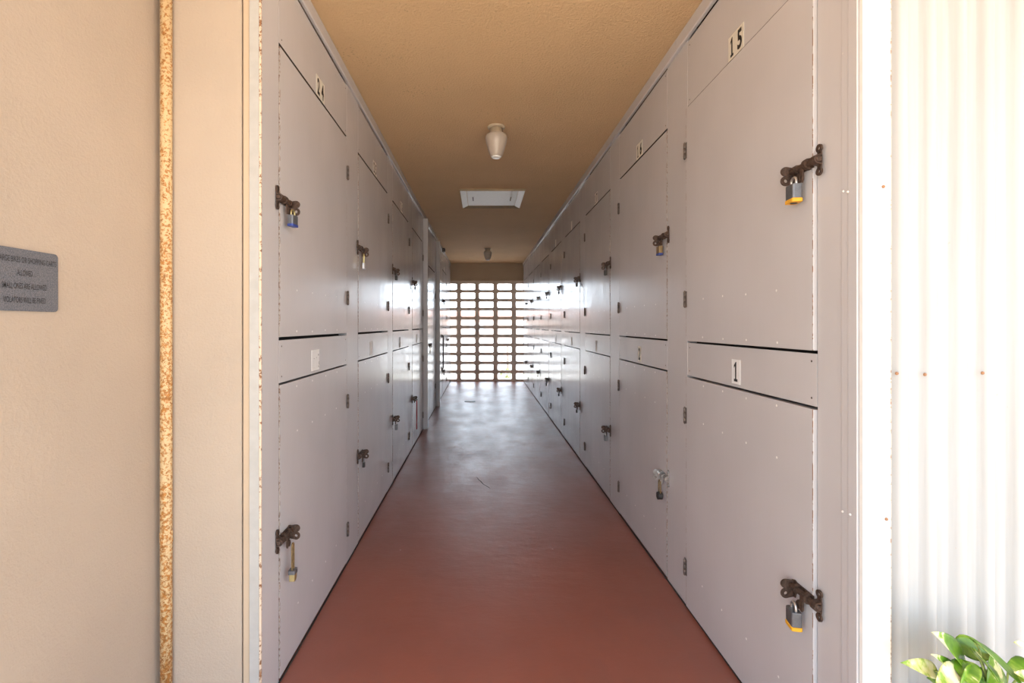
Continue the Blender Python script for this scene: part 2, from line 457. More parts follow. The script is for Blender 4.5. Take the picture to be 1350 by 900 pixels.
xl0, xr0 = x_first - (cw - ow) / 2 - cw, x_first - (cw - ow) / 2 + 4 * cw
box(bm, xl0, xr0, Yf, Yk, -.05, zb0); box(bm, xl0, xr0, Yf, Yk, zt0, zt0 + .03)
struct(obj('wall_back', bm, M['block']), 'screen wall of hollow breeze blocks closing the corridor end')
bm = B(); box(bm, -1.0, 1.3, YB - .02, YB + .25, zt0 + .031, 2.76); box(bm, XL + .001, XR - .001, YB - .045, YB - .021, zt0 + .033, zt0 + .058)
struct(obj('trim_12', bm, M['beam']), 'tan beam above the breeze block screen')

for (px, py) in ((1115, 252), (1121, 253), (1114, 674), (1124, 678)):
    wy = XR * F / (px - PX); p = at(px, py, wy); bm = B()
    lathe(bm, [(0, .003), (.002, .0026), (.0032, .001), (.0034, 0)], seg=10)
    bmesh.ops.rotate(bm, verts=bm.verts, matrix=Matrix.Rotation(-PI / 2, 3, 'Y'))
    obj('screw', bm, M['nail'], bpy.data.objects['trim_5'], (XR - .006, p.y, p.z))
# floor crack and small dark marks
bm = B()
pts = [(629, 629), (632, 633), (634, 634), (637, 638), (641, 640), (646, 643.5)]
P = []
for px, py in pts:
    d = CAM_H * F / (py - PY); P.append(Vector(((px - PX) * d / F, d, .0006)))
tube(bm, P, [.001, .003, .004, .003, .003, .001], 6)
for v in bm.verts: v.co.z = .0004 + (v.co.z - .0006) * .1
struct(obj('trim_13', bm, M['crack']), 'short dark crack in the red floor')
# cleanout cover
d = CAM_H * F / 101; cx = (619.5 - PX) * d / F
t_ = thing('drain_cover', 'round drain cover set in the red floor near the far end', 'drain cover', (cx, d, 0))
bm = B(); lathe(bm, [(.094, .0005), (.094, .004), (.082, .004), (.082, .0005)], seg=36); obj('rim', bm, M['drainmetal'], t_)
bm = B(); lathe(bm, [(.081, .0005), (.081, .003), (.0, .003)], seg=36); obj('lid', bm, M['draincover'], t_)

# ------------------------------------------------------------------ lockers
def frame_fn(side):
    # a = along wall (u), b = up (v), d = out from the wall (w)
    return lambda a, b_, d_: (side * d_, a, b_)

_bolt_cache = {}
def bolt_meshes(side, kind):
    key = (side, kind)
    if key in _bolt_cache: return _bolt_cache[key]
    fn = lambda a, b_, d_: (side * d_, a * .70 if a > 0 else a, b_)
    mat = M['silver'] if kind == 'silver' else M['rusty']
    out = {}
    # base plate on the door with two eyes at its far end
    bm = B()
    prism(bm, [(.012, -.013), (.118, -.013), (.126, -.036), (.146, -.036), (.148, -.02), (.146, .012), (.130, .016), (.118, .013), (.012, .013)], fn, .0005, .0045)
    out_fn = lambda a, b_, d_: fn(d_, b_, a)          # lugs standing out from the door
    prism(bm, [(.004, -.036), (.024, -.0405)] + [(.027 + .0145 * math.sin(k * PI / 8), -.026 - .0145 * math.cos(k * PI / 8)) for k in range(1, 3)] + [(.019, -.030), (.019, -.022)] + [(.027 + .0145 * math.sin(k * PI / 8), -.026 - .0145 * math.cos(k * PI / 8)) for k in range(6, 8)] + [(.024, -.0115), (.004, -.016)], out_fn, .1345, .1395)
    ring_prism(bm, .027, -.026, .0148, .0055, out_fn, .1342, .1398)
    prism(bm, [(.004, -.011), (.022, -.013)] + [(.028 + .0135 * math.sin(k * PI / 8), .002 - .0135 * math.cos(k * PI / 8)) for k in range(0, 9)] + [(.022, .015), (.004, .012)], out_fn, .1325, .1405)
    for ua in (.022, .092):       # two guide straps over the rod
        prs = [(ua + .0, w) for w in (0,)]
        ro = .0150 if ua < .05 else .0115
        poly = [(-ro - .001, .004), (-ro, .012)] + [(-ro * math.cos(k * PI / 8), .012 + ro * math.sin(k * PI / 8)) for k in range(1, 8)] + [(ro, .012), (ro + .001, .004)]
        inner = [(.0085, .004)] + [(.0085 * math.cos(k * PI / 8), .012 + .0085 * math.sin(k * PI / 8)) for k in range(0, 9)] + [(-.0085, .004)]
        full = poly + inner
        prism(bm, full, lambda a, b_, d_: fn(d_, a, b_), ua, ua + .016)
    out['slide_bolt'] = obj_mesh('slide_bolt', bm, mat)
    bm = B(); tube(bm, [fn(u, 0, .012) for u in (-.030, -.027, .10, .128, .132)], [.0055, .0082, .0082, .0082, .0075], 12); out['bolt_rod'] = obj_mesh('bolt_rod', bm, mat)
    # hasp tab hanging from the rod
    bm = B()
    prism(bm, [(.046, .006), (.062, .006), (.064, -.016), (.078, -.022), (.082, -.032), (.076, -.042), (.064, -.044), (.052, -.048), (.046, -.040)], fn, .014, .019)
    ring_prism(bm, .071, -.034, .012, .0058, fn, .0142, .0215)
    out['hasp_tab'] = obj_mesh('hasp_tab', bm, mat)
    # keeper on the frame
    bm = B()
    prism(bm, [(-.022, -.024), (-.008, -.024), (-.006, 0), (-.008, .024), (-.022, .024), (-.024, 0)], fn, .0005, .004)
    for s in (-1, 1): ring_prism(bm, -.015, s * .032, .0115, .0052, fn, .0008, .0055)
    poly = [(-.015, .003), (-.013, .012)] + [(-.013 * math.cos(k * PI / 8), .012 + .013 * math.sin(k * PI / 8)) for k in range(1, 8)] + [(.013, .012), (.015, .003)]
    inner = [(.009, .003)] + [(.009 * math.cos(k * PI / 8), .012 + .009 * math.sin(k * PI / 8)) for k in range(0, 9)] + [(-.009, .003)]
    prism(bm, poly + inner, lambda a, b_, d_: fn(d_, a, b_), -.026, -.006)
    out['keeper'] = obj_mesh('keeper', bm, mat)
    _bolt_cache[key] = out
    return out
def obj_mesh(name, bm, mat):
    bmesh.ops.recalc_face_normals(bm, faces=bm.faces)
    me = bpy.data.meshes.new(name); bm.to_mesh(me); bm.free(); me.materials.append(mat); return me
def inst(name, me, parent, loc=(0, 0, 0)):
    o = bpy.data.objects.new(name, me); C.objects.link(o); o.parent = parent; o.location = loc; return o
def add_bolt(root, side, loc, kind='rusty'):
    ms = bolt_meshes(side, kind)
    base = inst('slide_bolt', ms['slide_bolt'], root, loc)
    for k in ('bolt_rod', 'hasp_tab', 'keeper'): inst(k, ms[k], base)
    if kind == 'silver': base['label'] = 'bright silver slide bolt'
    return base

_hinge = {}
def hinge_mesh(side):
    if side not in _hinge:
        fn = frame_fn(side); bm = B()
        prism(bm, [(-.014, -.036), (.015, -.036), (.015, .036), (-.014, .036)], fn, .0032, .0050)
        for k in range(3):
            z0 = -.035 + k * .0236
            tube(bm, [fn(0, z0, .0075), fn(0, z0 + .0226, .0075)], .0058, 10)
        tube(bm, [fn(0, -.039, .0075), fn(0, .039, .0075)], .003, 8)
        _hinge[side] = obj_mesh('hinge', bm, M['hinge'])
    return _hinge[side]

def door_bm(side, W, v0, v1, prot, nails):
    bm = B(); fn = frame_fn(side)
    x0, x1 = sorted((side * prot, side * -.03))
    box(bm, x0, x1, G, W - G, v0, v1, 0, .0016)
    if prot < .005:
        for f in bm.faces:
            f.normal_update()
            if abs(f.normal.y) > .9: f.material_index = 2
    for v in nails:
        for u in (.17, .345, .52, .69):
            u += random.uniform(-.008, .008); vv = v + random.uniform(-.003, .003); n = 8
            c = bm.verts.new(fn(u, vv, prot + .0009))
            ring = [bm.verts.new(fn(u + .0042 * math.cos(2 * PI * k / n), vv + .0042 * math.sin(2 * PI * k / n), prot + .0001)) for k in range(n)]
            for k in range(n): bm.faces.new((c, ring[k], ring[(k + 1) % n])).material_index = 1
    return bm

def one_digit(bm, side, u0, w, v0, h, depth):
    """a slab-footed numeral one"""
    fn = frame_fn(side); sg = side
    poly = [(.12, 0), (.12, .13), (.36, .13), (.36, .78), (.12, .68), (.12, .82), (.48, 1.0), (.64, 1.0), (.64, .13), (.88, .13), (.88, 0)]
    pts = [(u0 + sg * (a - .5) * w, v0 + b_ * h) for a, b_ in poly]
    vs = [bm.verts.new(fn(a, b_, depth)) for a, b_ in pts]; bm.faces.new(vs)

def number(root, side, text, uc, vc, kind='plate', per_w=.054, hgt=.091):
    """plate(s) with black numerals, one sub-part per digit"""
    n = max(1, len(text)) if text.strip() else 1
    fn = frame_fn(side); bm = B()
    w = per_w * n
    x0, x1 = sorted((side * .0005, side * .002))
    box(bm, x0, x1, uc - w / 2, uc + w / 2, vc - hgt / 2, vc + hgt / 2)
    plate = obj('number_plate', bm, M[kind], root)
    if text.strip():
        for i, chx in enumerate(text):
            uu = uc + side * (i - (n - 1) / 2) * per_w
            dh = hgt * .80; dw = per_w * .58
            if chx == '1':
                bm = B(); one_digit(bm, side, uu, dw * .95, vc - dh / 2, dh, .0026)
                o = obj('numeral', bm, M['black'], plate)
                for f in o.data.polygons:
                    if f.normal.x * side < 0: o.data.flip_normals(); break
            else:
                text_mesh('numeral', chx, M['black'], plate, dw, dh, side, (side * .002, uu, vc), bold=.034)
    return plate

def locker(side, col, zone, label, num='', plate_kind=None, prot=.0015, bolt='rusty', Zs=None, uoff=.434, bolt_v=None, group=None, per_w=.054):
    X = XL if side > 0 else XR
    ya, yb = col; W = yb - ya
    zbase = {'upper': Zs['u0'], 'lower': 0.0, 'tall': 0.0}[zone]
    r = thing('storage_locker', label, 'locker', (X, ya, zbase), group)
    if zone == 'upper':
        d0, d1 = 0, Zs['u1'] - zbase; nails = (.018, .183); p0 = Zs['h0'] - zbase; p1 = ceil_z(ya) - .0 - zbase; hv = (.19, .87)
        bv = 1.755 - zbase; nv = 2.346 - zbase + (Zs['h0'] - 2.301); p1 = ceil_z(ya) - zbase - .068
    elif zone == 'lower':
        d0, d1 = .014, Zs['l1']; nails = (.19, .88, Zs['l1'] - .02); p0, p1 = Zs['mid0'], Zs['mid1']; hv = (.19, .885); bv = .525; nv = 1.126 + (Zs['l1'] - 1.061)
    else:
        d0, d1 = .014, 2.10; nails = (); p0, p1 = 2.114, ceil_z(ya) - .068; hv = (.35, 1.74); bv = 1.03; nv = 2.19
    if bolt_v is not None: bv = bolt_v - zbase
    d = obj('door', door_bm(side, W, d0, d1, prot, nails), [M['door'], M['nail'], M['rustedge']], r)
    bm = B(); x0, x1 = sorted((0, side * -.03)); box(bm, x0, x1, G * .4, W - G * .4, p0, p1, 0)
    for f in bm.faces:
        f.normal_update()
        if abs(f.normal.z) > .9: f.material_index = 1  # dark top and bottom edges stand in for shade in the gaps
    fn = frame_fn(side)
    for u in (.022, W - .022):
        for vv in (p0 + .022, p1 - .022):
            c = bm.verts.new(fn(u, vv, .0012)); ring = [bm.verts.new(fn(u + .0035 * math.cos(PI * k / 4), vv + .0035 * math.sin(PI * k / 4), .0002)) for k in range(8)]
            for k in range(8): bm.faces.new((c, ring[k], ring[(k + 1) % 8])).material_index = 1
    obj('fixed_panel', bm, [M['paint'], M['gapshade_screw']], r)
    for v in hv: inst('hinge', hinge_mesh(side), r, (side * (.0005 if prot < .005 else .006), W, v))
    if bolt: add_bolt(r, side, (side * max(prot, .003), -.012, bv), bolt)
    if plate_kind: number(r, side, num, uoff, nv, plate_kind, per_w)
    return r

# padlocks -----------------------------------------------------------------
def rr(w, h, r, n=4):
    out = []
    for cx_, cy_, a0 in ((w / 2 - r, h / 2 - r, 0), (-w / 2 + r, h / 2 - r, 90), (-w / 2 + r, -h / 2 + r, 180), (w / 2 - r, -h / 2 + r, 270)):
        for k in range(n + 1):
            a = math.radians(a0 + 90 * k / n); out.append((cx_ + r * math.cos(a), cy_ + r * math.sin(a)))
    return out
_pl = {}
def padlock_meshes(kind):
    """origin at the top of the shackle; body broad along the wall"""
    if kind in _pl: return _pl[kind]
    spec = dict(
        yellow=(.042, .026, .050, .020, .0036, 'steel', 'silver', 'yellow'),
        bluegrey=(.040, .022, .042, .020, .0034, 'steel', 'brass', 'blue'),
        bluebrass=(.040, .022, .046, .020, .0034, 'oldbrass', 'rusty', 'blue'),
        dark=(.034, .020, .036, .020, .0032, 'darklock', 'steel', None),
        small=(.022, .015, .030, .022, .0025, 'darklock', 'steel', None),
        grey=(.036, .020, .040, .020, .0032, 'steel', 'silver', None),
        silverlong=(.036, .018, .036, .055, .0032, 'silver', 'brass', None),
        brasslong=(.026, .022, .046, .100, .0034, 'brass', 'oldbrass', 'steel'),
        brownlong=(.038, .022, .040, .060, .0036, 'darklock', 'oldbrass', None),
        silver=(.032, .020, .036, .026, .0030, 'silver', 'silver', None))[kind]
    w, d_, h, gap, sr, mb, ms_, band = spec
    out = []
    bm = B()
    top = -gap; hb = h * (.80 if band else 1)
    if kind == 'brownlong':       # round-bodied lock
        pl = [(w / 2 * math.cos(2 * PI * k / 24), top - h / 2 + h / 2 * math.sin(2 * PI * k / 24)) for k in range(24)]
        prism(bm, pl, lambda a, b_, e: (e, a, b_), -d_ / 2, d_ / 2)
    else:
        L = [(top - .002, .92), (top - .004, 1.0)] if False else None
        prism(bm, rr(d_, w, .005), lambda a, b_, e: (a, b_, e), top - hb, top)
        es = [e for e in bm.edges if abs(e.verts[0].co.z - e.verts[1].co.z) < 1e-6]
        bmesh.ops.bevel(bm, geom=es, offset=.0018, segments=2, affect='EDGES', profile=.5)
    out.append(('body', bm, mb))
    bm = B()
    sw = w * .31
    pth = [(0, -sw, top - .004)] + [(0, -sw, top + (gap - sw) * k / 3) for k in range(0, 3)]
    pth += [(0, -sw * math.cos(k * PI / 8), -sw + sw * math.sin(k * PI / 8)) for k in range(0, 9)]
    pth += [(0, sw, top + (gap - sw) * k / 3) for k in (2, 1, 0)] + [(0, sw, top - .004)]
    if gap < sw: pth = [(0, -sw, top - .004)] + [(0, -sw * math.cos(k * PI / 8), top + gap * math.sin(k * PI / 8)) for k in range(9)] + [(0, sw, top - .004)]
    tube(bm, pth, sr, 10); out.append(('shackle', bm, ms_))
    if band:
        bm = B()
        if kind == 'brasslong':
            prism(bm, rr(d_ + .004, w + .006, .005), lambda a, b_, e: (a, b_, e), top - .010, top + .004); 
        else:
            prism(bm, rr(d_ + .003, w + .003, .006), lambda a, b_, e: (a, b_, e), top - h, top - hb + .0005)
            es = [e for e in bm.edges if abs(e.verts[0].co.z - e.verts[1].co.z) < 1e-6]
            bmesh.ops.bevel(bm, geom=es, offset=.0012, segments=1, affect='EDGES')
        out.append(('bumper', bm, band))
        if kind == 'yellow':
            bm = B(); lathe(bm, [(0, 0), (.009, 0), (.009, .001), (0, .001)], cz=top - h - .001, seg=16); out.append(('keyway', bm, 'darklock'))
    res = [(n_, obj_mesh(n_, b_, M[mm])) for n_, b_, mm in out]
    _pl[kind] = res
    return res
def padlock(side, col_y, zrod, kind, label, du=.053, dw=.0215, dz=-.029, yaw=0.0, roll=0.0, scale=1.0, group=None):
    X = XL if side > 0 else XR
    r = thing('padlock', label, 'padlock', (X + side * (dw + .003), col_y + du - .012, zrod + dz), group)
    for n_, me in padlock_meshes(kind): inst(n_, me, r)
    r.rotation_euler = (roll, 0, yaw); r.scale = (scale,) * 3
    return r

# right wall
for k, col in enumerate(RIGHT):
    nu, nl = 15 + k, 1 + k
    first = k == 0
    seen_u = {0: ('15', 'plate'), 1: ('16', 'plate'), 2: ('17', 'plateworn')}.get(k, ('', 'plateworn' if k < 5 else None))
    seen_l = {0: ('1', 'platewhite'), 1: ('2', 'plate')}.get(k, ('', 'plateworn' if k < 5 else None))
    lu = {0: 'large grey upper locker numbered 15 at the front of the right wall', 1: 'grey upper locker numbered 16, second along the right wall', 2: 'grey upper locker numbered 17, third along the right wall'}.get(k, 'grey upper storage locker, %s from the front on the right wall' % ORD[k])
    ll = {0: 'large grey lower locker numbered 1 at the front of the right wall', 1: 'grey lower locker numbered 2 with a bright silver bolt, right wall'}.get(k, 'grey lower storage locker, %s from the front on the right wall' % ORD[k])
    if k == 8: lu, ll = 'farthest grey upper locker on the right wall, against the block screen', 'farthest grey lower locker on the right wall, against the block screen'
    locker(-1, col, 'upper', lu, seen_u[0], seen_u[1], prot=.009 if first else .0015, Zs=ZR, group='upper lockers along the right wall')
    locker(-1, col, 'lower', ll, seen_l[0], seen_l[1], prot=.009 if first else .0015, Zs=ZR, bolt='silver' if k == 1 else 'rusty', group='lower lockers along the right wall', per_w=.060 if k == 0 else .054)
gl = 'padlocks hanging on the locker bolts'
def pl(side, col, upper, kind, label, **kw):
    padlock(side, col[0], kw.pop('z', 1.755 if upper else .525), kind, label, group=gl, **kw)
pl(-1, RIGHT[0], 1, 'yellow', 'grey padlock with a yellow band hanging on locker 15', dw=.036, yaw=-.12, scale=1.05)
pl(-1, RIGHT[0], 0, 'yellow', 'grey padlock with a yellow band hanging on locker 1, lower right front', dw=.036, yaw=-.18, dz=-.028, scale=1.05)
pl(-1, RIGHT[1], 1, 'bluebrass', 'tarnished brass padlock with a blue base hanging on locker 16')
pl(-1, RIGHT[1], 0, 'brownlong', 'round dark padlock on a long brown shackle below the silver bolt of locker 2')
pl(-1, RIGHT[2], 1, 'dark', 'dark square padlock hanging on locker 17, right wall')
pl(-1, RIGHT[2], 0, 'grey', 'grey padlock on the third lower locker of the right wall')
pl(-1, RIGHT[3], 1, 'dark', 'dark padlock on the fourth upper locker of the right wall')
pl(-1, RIGHT[3], 0, 'small', 'small dark padlock on the fourth lower locker of the right wall')
pl(-1, RIGHT[4], 1, 'small', 'small dark padlock on the fifth upper locker of the right wall', scale=1.15)
pl(-1, RIGHT[4], 0, 'small', 'small dark padlock on the fifth lower locker of the right wall')
pl(-1, RIGHT[5], 1, 'small', 'small dark padlock on the sixth upper locker of the right wall')
pl(-1, RIGHT[5], 0, 'dark', 'dark padlock hanging askew on the sixth lower locker of the right wall', du=.085, dz=-.045, roll=.35)
pl(-1, RIGHT[6], 0, 'small', 'small dark padlock on the seventh lower locker of the right wall', dz=-.035)
pl(-1, RIGHT[7], 1, 'small', 'small dark padlock on the eighth upper locker of the right wall')
pl(-1, RIGHT[8], 1, 'small', 'small dark padlock on the farthest upper locker of the right wall', dz=-.035)
pl(-1, RIGHT[8], 0, 'small', 'small dark padlock on the farthest lower locker of the right wall')

# left wall
for k, col in enumerate(LEFT):
    seen_u = {0: ('24', 'plate'), 1: ('25', 'plateworn'), 2: ('26', 'plateworn')}.get(k, ('', None))
    lu = {0: 'large grey upper locker numbered 24 at the front of the left wall', 1: 'grey upper locker numbered 25, second along the left wall'}.get(k, 'grey upper storage locker, %s from the front on the left wall' % ORD[k])
    ll = {0: 'large grey lower locker with a blank white number plate, front of the left wall'}.get(k, 'grey lower storage locker, %s from the front on the left wall' % ORD[k])
    locker(1, col, 'upper', lu, seen_u[0], seen_u[1], Zs=ZL, uoff=.445 if k < 2 else .43, group='upper lockers along the left wall')
    L = locker(1, col, 'lower', ll, '', 'platewhite' if k < 3 else 'plateworn', Zs=ZL, uoff=.38 if k == 0 else .34, group='lower lockers along the left wall', per_w=.098 if k == 0 else .075)
    if k == 0:      # flecks left of the worn-off numerals
        plate = [c for c in L.children if c.name.startswith('number_plate')][0]
        bm = B(); fn = frame_fn(1)
        for (u, v, ru, rv) in ((.417, 1.166, .0035, .005), (.36, 1.152, .0025, .0025), (.418, 1.114, .003, .004), (.424, 1.128, .002, .010), (.392, 1.155, .002, .002)):
            vs = [bm.verts.new(fn(u + ru * math.cos(2 * PI * j / 8), v + rv * math.sin(2 * PI * j / 8), .0024)) for j in range(8)]; bm.faces.new(vs)
        o = obj('paint_fleck', bm, M['black'], plate)
        for f in o.data.polygons:
            if f.normal.x < 0: o.data.flip_normals(); break
locker(1, TALL, 'tall', 'tall grey full-height locker between the two upright posts, left wall', '', None, Zs=ZL)
locker(1, LAST, 'upper', 'grey upper storage locker beyond the utility door, far end of the left wall', '', 'plateworn', Zs=ZL, group='upper lockers along the left wall')
locker(1, LAST, 'lower', 'grey lower storage locker beyond the utility door, far end of the left wall', '', None, Zs=ZL, group='lower lockers along the left wall', bolt_v=.45)
locker(1, TALL2, 'tall', 'farthest tall grey locker on the left wall, against the block screen', '', None, Zs=ZL, bolt_v=1.0)
pl(1, LEFT[0], 1, 'bluegrey', 'grey padlock with a blue base hanging on locker 24', du=.055, dw=.030, yaw=-.15)
pl(1, LEFT[0], 0, 'brasslong', 'brass padlock on a long rusty shackle, lower left front locker', du=.053, dz=-.036, dw=.031)
pl(1, LEFT[1], 1, 'silverlong', 'silver padlock on a long brass shackle hanging on locker 25')
pl(1, LEFT[1], 0, 'small', 'small dark padlock on the second lower locker of the left wall')
pl(1, LEFT[2], 1, 'dark', 'dark padlock on the third upper locker of the left wall')
pl(1, LEFT[2], 0, 'grey', 'grey padlock on the third lower locker of the left wall', scale=1.1)
pl(1, LEFT[3], 1, 'small', 'small dark padlock on the fourth upper locker of the left wall')
pl(1, TALL, 1, 'silverlong', 'silver padlock on a long shackle, tall locker of the left wall', z=1.03)
pl(1, LAST, 1, 'dark', 'dark padlock on the far upper locker of the left wall')
pl(1, LAST, 0, 'dark', 'dark padlock on the far lower locker of the left wall', z=.45)
# red cord with tag on the fourth lower locker
yc = LEFT[3][0] + .050
r = thing('cord_loop', 'red cord loop with a tag hanging from the fourth lower locker, left wall', 'cord', (XL + .042, yc, .225))
bm = B()
pp = [(0, 0, .272), (0, .014, .262), (0, .020, .22), (0, .018, .14), (0, .006, .05), (0, 0, .035), (0, -.008, .05), (0, -.020, .14), (0, -.022, .22), (0, -.014, .262)]
tube(bm, pp, .0035, 8, closed=True); obj('cord', bm, M['red'], r)
bm = B(); prism(bm, [(-.018, -.03), (.018, -.03), (.018, .02), (.006, .038), (-.006, .038), (-.018, .02)], lambda a, b_, d_: (d_, a, b_), -.004, .004); obj('tag', bm, M['red'], r)

# utility door with a long pull bar
r = thing('utility_door', 'tall grey door with a long dark pull bar, far left wall', 'door', (XL, UTIL[0], 0))
W = UTIL[1] - UTIL[0]
obj('door_leaf', door_bm(1, W, .014, 2.45, .0015, ()), [M['door'], M['nail'], M['rustedge']], r)
bm = B(); box(bm, -.03, 0, 0, W, 2.46, ceil_z(UTIL[0]) - .012, 0, .001); obj('fixed_panel', bm, M['paint'], r)
bm = B(); tube(bm, [(.005, .82, .50), (.03, .82, .515), (.034, .82, .54), (.034, .82, 1.07), (.03, .82, 1.095), (.005, .82, 1.11)], [.013, .013, .013, .013, .013, .013], 10)
box(bm, .003, .01, .795, .845, .47, .55); box(bm, .003, .01, .795, .845, 1.06, 1.13); obj('pull_bar', bm, M['hinge'], r)
bm = B(); box(bm, .0005, .05, 0, .12, 0, .07, 0, .006); box(bm, .05, .056, .02, .10, .01, .06, 0, .003)
tag(obj('junction_box', bm, M['hinge'], None, (XL + .0165, 8.66, 2.60)), 'small dark box high on the left wall under the ceiling', 'box')

# ------------------------------------------------------------------ ceiling lights and hatch
def ceiling_light(x, y, label):
    r = thing('ceiling_light', label, 'ceiling light', (x, y, ceil_z(y)), 'ceiling lights along the corridor')
    bm = B(); lathe(bm, [(0, -.0005), (.058, -.0005), (.061, -.004), (.060, -.011), (.052, -.016), (.047, -.017), (.0, -.017)], seg=36); obj('canopy', bm, M['lampbase'], r)
    bm = B(); lathe(bm, [(.0, -.0175), (.0455, -.0175), (.0455, -.046), (.049, -.048), (.049, -.053), (.0, -.053)], seg=36); obj('holder', bm, M['lampbase'], r)
    bm = B(); lathe(bm, [(.0, -.0535), (.050, -.0535), (.062, -.056), (.071, -.063), (.0755, -.074), (.0755, -.088), (.071, -.112), (.063, -.142), (.0535, -.172), (.0445, -.198), (.040, -.207), (.036, -.210), (0, -.210)], seg=40); obj('shade', bm, M['lamp'], r)
    bm = B(); lathe(bm, [(.035, -.2105), (.033, -.216), (.022, -.220), (0, -.221)], seg=32); lathe(bm, [(.035, -.2105), (0, -.2105)], seg=32); obj('end_glass', bm, M['lamptip'], r)
    return r
l1 = ceiling_light(.096, 3.36, 'near white tapered ceiling light in front of the ceiling hatch')
dup(l1, (.098, 8.93, ceil_z(8.93)), 'far white tapered ceiling light beyond the ceiling hatch')
y0, y1, x0, x1 = 4.93, 5.69, -.228, .434
r = thing('ceiling_hatch', 'white framed access hatch in the ceiling between the two lights', 'hatch', ((x0 + x1) / 2, (y0 + y1) / 2, ceil_z((y0 + y1) / 2)))
ox, oy = (x0 + x1) / 2, (y0 + y1) / 2; hw, hd = (x1 - x0) / 2, (y1 - y0) / 2; fw = .062
def zc(y): return ceil_z(oy + y) - ceil_z(oy)
def board(name, poly, t0, mat, inset=0):
    bm = B(); A = [bm.verts.new((x, y, zc(y) - .0005)) for x, y in poly]
    outer = {0, 1}
    Bv = [bm.verts.new((x, y, zc(y) - (t0 if i in outer else .006))) for i, (x, y) in enumerate(poly)]
    bm.faces.new(A); bm.faces.new(Bv[::-1]); n = len(poly)
    for i in range(n): bm.faces.new((A[i], A[(i + 1) % n], Bv[(i + 1) % n], Bv[i]))
    return obj(name, bm, mat, r)
board('frame_board', [(-hw, -hd), (-hw, hd), (-hw + fw, hd - fw), (-hw + fw, -hd + fw)], .022, M['white'])
board('frame_board', [(hw, hd), (hw, -hd), (hw - fw, -hd + fw), (hw - fw, hd - fw)], .022, M['white'])
o = board('frame_board', [(hw, -hd), (-hw, -hd), (-hw + fw, -hd + fw), (hw - fw, -hd + fw)], .022, M['hatchtan']); o['label'] = 'tan frame board'  # end boards are coloured browner than the side boards
o = board('frame_board', [(-hw, hd), (hw, hd), (hw - fw, hd - fw), (-hw + fw, hd - fw)], .022, M['hatchtan']); o['label'] = 'tan frame board'
bm = B(); A = [(-hw + fw + .004, -hd + fw + .004), (hw - fw - .004, -hd + fw + .004), (hw - fw - .004, hd - fw - .004), (-hw + fw + .004, hd - fw - .004)]
v1 = [bm.verts.new((x, y, zc(y) - .0005)) for x, y in A]; v2 = [bm.verts.new((x, y, zc(y) - .005)) for x, y in A]
bm.faces.new(v1); bm.faces.new(v2[::-1])
for i in range(4): bm.faces.new((v1[i], v1[(i + 1) % 4], v2[(i + 1) % 4], v2[i]))
obj('panel', bm, M['white'], r)
for sx_ in (-1, 1):
    bm = B(); box(bm, sx_ * .205 - .006, sx_ * .205 + .006, -.07, .07, -.013, -.0052, 0, .002); obj('catch', bm, M['hatchtan'] if sx_ > 0 else M['hinge'], r)

# ------------------------------------------------------------------ notice on the outer left wall
yc, zcn = 1.141, 1.4045
r = thing('notice_sign', 'grey speckled notice plate with black lettering on the tan left wall', 'sign', (XS, yc, zcn))
bm = B(); prism(bm, rr(.178, .145, .010, 6), lambda a, b_, d_: (d_, a, b_), .0005, .005); obj('plate', bm, M['sign'], r)
for (txt, w, z, dy) in (('NO LARGE BIKES OR SHOPPING CARTS', .166, 1.4515, 0), ('ALLOWED.', .040, 1.4213, 0), ('SMALL ONES ARE ALLOWED', .112, 1.3905, 0), ('VIOLATORS WILL BE FINED', .106, 1.358, 0)):
    text_mesh('lettering', txt, M['ink'], r, w, .0135, 1, (.005, dy, z - zcn), bold=.004)

